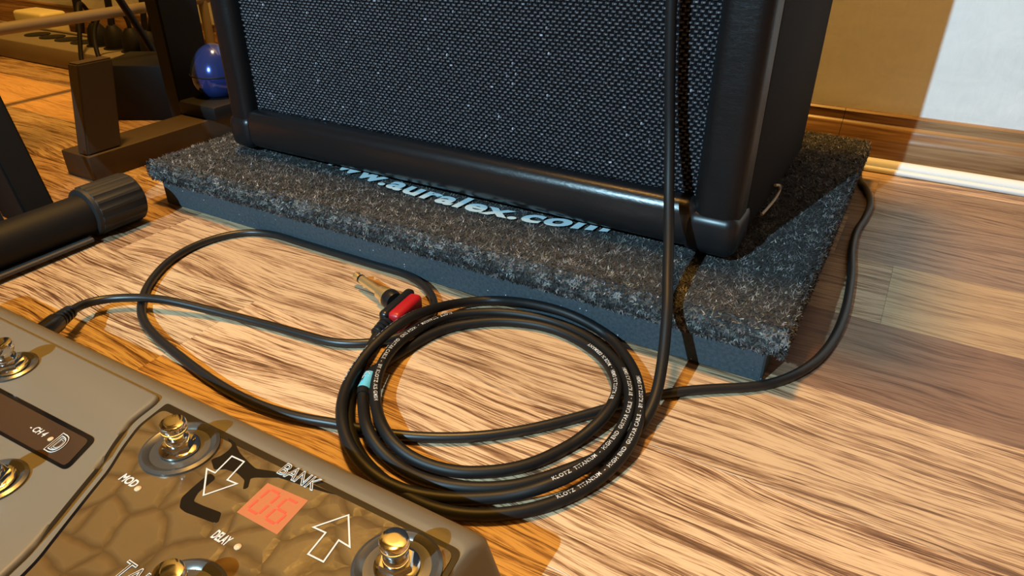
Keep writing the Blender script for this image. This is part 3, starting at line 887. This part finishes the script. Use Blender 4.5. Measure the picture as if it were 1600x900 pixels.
# display strip in the wing
ZW = Z + 0.0025
win = rounded([(0.150, -0.2610), (0.3258, -0.2570), (0.3335, -0.2762), (0.160, -0.2820)], 0.004, 5)
g = poly_plate('strip_bezel', win, ZW - 0.0012, ZW + 0.0002, M['gloss_black'], pb)
win2 = rounded([(0.153, -0.2632), (0.3240, -0.2595), (0.3305, -0.2748), (0.163, -0.2802)], 0.003, 5)
strip = poly_plate('display_strip', win2, ZW - 0.0010, ZW + 0.0004, M['smoke_window'], pb)
flat_text('channel_letter', 'D', 0.012, (0.3120, -0.2737, ZW + 0.0007), M['panel_white'], strip, 0.00022, 0.0078, 0.0, 0.0112, -0.25)
flat_text('channel_letter', 'D', 0.012, (0.3138, -0.2714, ZW + 0.0007), M['panel_white'], strip, 0.00018, 0.0040, 0.0, 0.0066, -0.25)
flat_text('channel_lettering', '- CH 4', 0.004, (0.2918, -0.2692, ZW + 0.0005), M['panel_white'], strip, 0, 0.0115, 0.00008, 0.0034)
lathe('indicator_lens', [(0.0013, -0.0004), (0.0013, 0.0003), (0.0, 0.0007)], (0.3080, -0.2680, ZW + 0.0004), M['led'], strip, 16)

def footswitch(x, y, zb, rd, label=None):
    d = lathe('footswitch', [(rd + 0.0035, zb - 0.0010), (rd + 0.0033, zb + 0.0010), (rd + 0.0018, zb + 0.0017), (rd, zb + 0.0010), (rd - 0.001, zb + 0.0002), (rd - 0.004, zb + 0.0003), (0.0060, zb + 0.0010), (0.0, zb + 0.0011)],
              (x, y, 0), M['dish'], pb, 48)
    lathe('washer', [(0.0088, 0.0), (0.0088, 0.0010), (0.0078, 0.0016), (0.0, 0.0016)], (x, y, zb + 0.0009), M['chrome'], d, 32)
    lathe('nut', [(0.0072, 0.0), (0.0072, 0.0022), (0.0066, 0.0028), (0.0, 0.0028)], (x, y, zb + 0.0024), M['chrome'], d, 6)
    lathe('bushing', [(0.0052, 0.0), (0.0052, 0.0024), (0.0047, 0.0030), (0.0, 0.0030)], (x, y, zb + 0.0050), M['chrome'], d, 32)
    lathe('button', [(0.0038, 0.0), (0.0038, 0.0030), (0.0054, 0.0040), (0.0057, 0.0052), (0.0057, 0.0080), (0.0053, 0.0088), (0.0044, 0.0091), (0.0022, 0.0092), (0.0, 0.0092)], (x, y, zb + 0.0070), M['chrome'], d, 32)
    return d
footswitch(0.3625, -0.2410, ZP, 0.0140)
footswitch(0.4880, -0.2425, ZP, 0.0140)
footswitch(0.4285, -0.2930, ZP, 0.0140)
footswitch(0.2345, -0.2465, ZW, 0.0100)
footswitch(0.3130, -0.2955, ZW, 0.0100)
footswitch(0.1500, -0.2465, ZW, 0.0100)

# ================================================================== keyboard stand (foot and leg beside the pedalboard)
ks = empty('keyboard_stand', (0.02, -0.12, 0.0), 'black tubular keyboard stand with slanted leg and ribbed rubber foot cap', 'stand')
P = np.array([(0.0185, -0.42, 0.0235), (0.0185, -0.20, 0.0235), (0.0185, -0.068, 0.0235)])
lathe('foot_tube', [(0.0175, 0.0), (0.0175, 0.35)], (0.0185, -0.42, 0.0215), M['stand_black'], ks, 28, (0, 1, 0))
box('foot_flange', (0.027, -0.42, 0.0035), (0.0375, -0.085, 0.0075), M['stand_grey'], ks, 0.001, 1)
def ribbed(name, y0, y1, r, loc):
    prof = [(0.0, y0), (r * 0.82, y0)]
    bm = bmesh.new()
    n = 72
    def ringv(y, rr, rib):
        return [bm.verts.new((loc[0] + (rr + (rib if (k // 2) % 2 else 0)) * math.cos(2 * math.pi * k / n), y, loc[2] + (rr + (rib if (k // 2) % 2 else 0)) * math.sin(2 * math.pi * k / n))) for k in range(n)]
    rows = [ringv(y0, r * 0.80, 0), ringv(y0 + 0.001, r * 0.93, 0), ringv(y0 + 0.004, r * 0.95, 0.0), ringv(y0 + 0.0045, r * 0.95, 0.0010), ringv(y1 - 0.004, r * 0.95, 0.0010), ringv(y1 - 0.002, r * 0.93, 0.0), ringv(y1, r * 0.80, 0)]
    for a, b in zip(rows[:-1], rows[1:]):
        for k in range(n):
            bm.faces.new((a[k], a[(k + 1) % n], b[(k + 1) % n], b[k]))
    bm.faces.new(rows[0]); bm.faces.new(rows[-1][::-1])
    return auto_smooth(from_bm(name, bm, M['ribbed_rubber'], ks), 30)
ribbed('foot_cap', -0.078, -0.030, 0.0225, (0.0185, 0, 0.0225))
def slanted(name, base, top, hx, hy, material, parent, bev=0.002):
    bm = box_bm((-hx, -hy, 0.0), (hx, hy, 1.0), 0)
    b, tp = Vector(base), Vector(top)
    for v in bm.verts:
        v.co = b.lerp(tp, v.co.z) + Vector((v.co.x, v.co.y, 0))
    bmesh.ops.bevel(bm, geom=bm.edges[:], offset=bev, segments=2, affect='EDGES')
    return auto_smooth(from_bm(name, bm, material, parent))
slanted('leg', (-0.010, -0.105, 0.022), (-0.205, -0.105, 0.720), 0.0225, 0.0125, M['stand_black'], ks)
slanted('weld_bracket', (-0.040, -0.1175, 0.012), (-0.068, -0.1175, 0.115), 0.0012, 0.004, M['stand_grey'], ks, 0.0004)
box('top_arm', (-0.23, -0.40, 0.715), (-0.17, 0.10, 0.745), M['stand_black'], ks, 0.004, 2)

# ================================================================== dark floor frame behind it
fr = empty('equipment_rack', (-0.125, 0.15, 0.0), 'low black equipment rack of flat bars, warm sheen painted brown, on the floor left of the platform', 'rack')
box('floor_beam', (-0.148, 0.003, 0.0), (-0.100, 0.43, 0.0265), M['warm_sheen_board'], fr, 0.0015, 2)
slanted('upright', (-0.112, 0.024, 0.0265), (-0.120, 0.045, 0.113), 0.0085, 0.0190, M['warm_sheen_board'], fr, 0.0015)
slanted('rear_upright', (-0.175, 0.190, 0.0), (-0.178, 0.196, 0.600), 0.012, 0.027, M['stand_black'], fr, 0.002)
box('crossbar', (-0.166, 0.178, 0.006), (-0.140, 0.202, 0.020), M['warm_sheen_board'], fr, 0.001, 1)
lathe('long_tube', [(0.0078, 0.0), (0.0078, 0.62)], (-0.455, -0.16, 0.100), M['tan_tube'], fr, 20, (0, 1, 0))
for y in (-0.15, 0.45):
    lathe('tube_leg', [(0.0075, 0.0), (0.0075, 0.1)], (-0.455, y, 0.0), M['tan_tube'], fr, 16)

bm = box_bm((0.0, 0.0, 0.0), (0.104, 0.085, 0.070), 0.003, 2)
ea = math.atan2(0.052, 0.090)
for v in bm.verts:
    x, y = v.co.x, v.co.y
    v.co = (-0.285 + x * math.cos(ea) - y * math.sin(ea), 0.145 + x * math.sin(ea) + y * math.cos(ea), v.co.z)
bx = auto_smooth(from_bm('equipment_case', bm, M['stand_black']))
tag(bx, 'low black equipment case standing behind the front rack upright', 'case')

# power strip with sockets
ps = empty('power_strip', (-0.55, 0.335, 0.0), 'long grey-brown power strip with round sockets behind the stand', 'power strip')
box('housing', (-0.98, 0.283, 0.0), (-0.25, 0.385, 0.033), M['strip_grey'], ps, 0.004, 2)
for k in range(9):
    x = -0.765 + 0.0455 * k
    s = lathe('socket', [(0.0205, -0.001), (0.0205, 0.0012), (0.0190, 0.0014), (0.0, 0.0014)], (x, 0.334, 0.033), M['stand_black'], ps, 28)
box('edge_rail', (-0.97, 0.362, 0.033), (-0.26, 0.368, 0.037), M['strip_grey'], ps, 0.001, 1)
def plug_thing(x, y, path, lab, rr=0.0034):
    e = empty('power_plug', (x, y, 0.034), lab, 'plug', 'plugs in the power strip')
    lathe('plug_body', [(0.0, 0.0006), (0.0165, 0.0006), (0.0165, 0.010), (0.013, 0.026), (0.007, 0.034), (0.0, 0.035)], (x, y, 0.034), M['stand_black'], e, 24)
    tube('cord', smooth_path(catmull([(x, y, 0.062)] + path, 0.006), 6), rr, M['stand_black'], e, 10)
plug_thing(-0.583, 0.334, [(-0.583, 0.330, 0.085), (-0.575, 0.315, 0.105), (-0.560, 0.300, 0.095), (-0.548, 0.285, 0.060), (-0.540, 0.272, 0.030), (-0.525, 0.262, 0.006), (-0.490, 0.250, 0.004)], 'black mains plug with looped cord next to the empty sockets')
plug_thing(-0.492, 0.334, [(-0.492, 0.334, 0.090), (-0.500, 0.310, 0.100), (-0.505, 0.285, 0.075), (-0.490, 0.270, 0.040), (-0.470, 0.262, 0.012), (-0.440, 0.235, 0.004)], 'black mains plug with looped cord in the middle of the power strip')
plug_thing(-0.447, 0.334, [(-0.440, 0.334, 0.078), (-0.428, 0.338, 0.100), (-0.425, 0.345, 0.200), (-0.425, 0.350, 0.420)], 'black mains plug with upright cord, just right of the looped cord')
plug_thing(-0.401, 0.334, [(-0.401, 0.334, 0.090), (-0.392, 0.326, 0.160), (-0.385, 0.320, 0.280), (-0.380, 0.315, 0.420)], 'black mains plug with upright cord at the end near the black case')
plug_thing(-0.538, 0.334, [(-0.538, 0.334, 0.090), (-0.530, 0.345, 0.150), (-0.520, 0.350, 0.260), (-0.525, 0.350, 0.420)], 'black mains plug with upright cord between the two looped cords')

HANG = [([(-0.665, 0.42, 0.42), (-0.655, 0.42, 0.20), (-0.660, 0.415, 0.09), (-0.67, 0.41, 0.010), (-0.70, 0.42, 0.005)], 0.0060, 'thick dark cord hanging down behind the power strip'),
        ([(-0.775, 0.43, 0.42), (-0.770, 0.425, 0.18), (-0.765, 0.42, 0.07), (-0.775, 0.41, 0.008), (-0.83, 0.42, 0.005)], 0.0075, 'dark cord hanging beside the cream adapter'),
        ([(-0.585, 0.43, 0.42), (-0.575, 0.425, 0.22), (-0.570, 0.42, 0.10), (-0.575, 0.41, 0.010), (-0.54, 0.42, 0.005)], 0.0050, 'thin dark cord hanging against the back wall'),
        ([(-0.320, 0.150, 0.45), (-0.326, 0.165, 0.30), (-0.332, 0.200, 0.200), (-0.330, 0.235, 0.115), (-0.325, 0.258, 0.050), (-0.322, 0.262, 0.006)], 0.0050, 'black cord hanging down behind the middle of the black case'),
        ([(-0.255, 0.150, 0.45), (-0.262, 0.165, 0.30), (-0.268, 0.215, 0.180), (-0.266, 0.252, 0.100), (-0.268, 0.272, 0.050), (-0.268, 0.274, 0.006)], 0.0050, 'black cord hanging behind the case end beside the dark upright')]
for path, rr, lb in HANG:
    o = tube('hanging_cord', smooth_path(catmull(path, 0.01), 5), rr, M['stand_black'], None, 10)
    tag(o, lb, 'cord')

ad = empty('adapter', (-0.86, 0.42, 0.0), 'cream plastic mains adapter behind the tan tube', 'adapter')
box('adapter_body', (-0.93, 0.385, 0.0), (-0.835, 0.435, 0.055), M['cream'], ad, 0.006, 3)
box('adapter_lip', (-0.925, 0.3835, 0.022), (-0.840, 0.386, 0.026), M['strip_grey'], ad, 0.0005, 1)

# small things half hidden by the amplifier
pk = box('black_pack', (-0.149, 0.150, 0.0267), (-0.085, 0.238, 0.0435), M['stand_black'], None, 0.004, 2)
tag(pk, 'flat black pack lying on the rack floor beam beside the amplifier', 'pack')
bm = bmesh.new()
bmesh.ops.create_uvsphere(bm, u_segments=40, v_segments=24, radius=1.0)
for v in bm.verts:
    x, y, z = v.co
    s = 1.0 - 0.18 * z
    v.co = (x * 0.030 * s, y * 0.030 * s, max(z, -0.80) * 0.033)
gd = empty('gadget', (-0.128, 0.197, 0.0435), 'shiny blue rounded gadget half hidden behind the amplifier', 'gadget')
for v in bm.verts:
    v.co = Vector((-0.128, 0.197, 0.0700)) + v.co
auto_smooth(from_bm('shell', bm, M['blue_gloss'], gd), 60)
lathe('seam', [(0.0306, -0.0008), (0.0309, 0.0), (0.0306, 0.0008)], (-0.128, 0.197, 0.0690), M['stand_black'], gd, 40)
a = np.linspace(math.radians(40), math.radians(320), 22)
o = tube('white_ring', np.stack([-0.062 + 0.0085 * np.cos(a) , 0.160 + 0.0085 * np.sin(a), np.full(22, 0.0022)], 1), 0.0022, M['white_plastic'], None, 10)
tag(o, 'small open white plastic ring on the floor by the amplifier', 'ring')
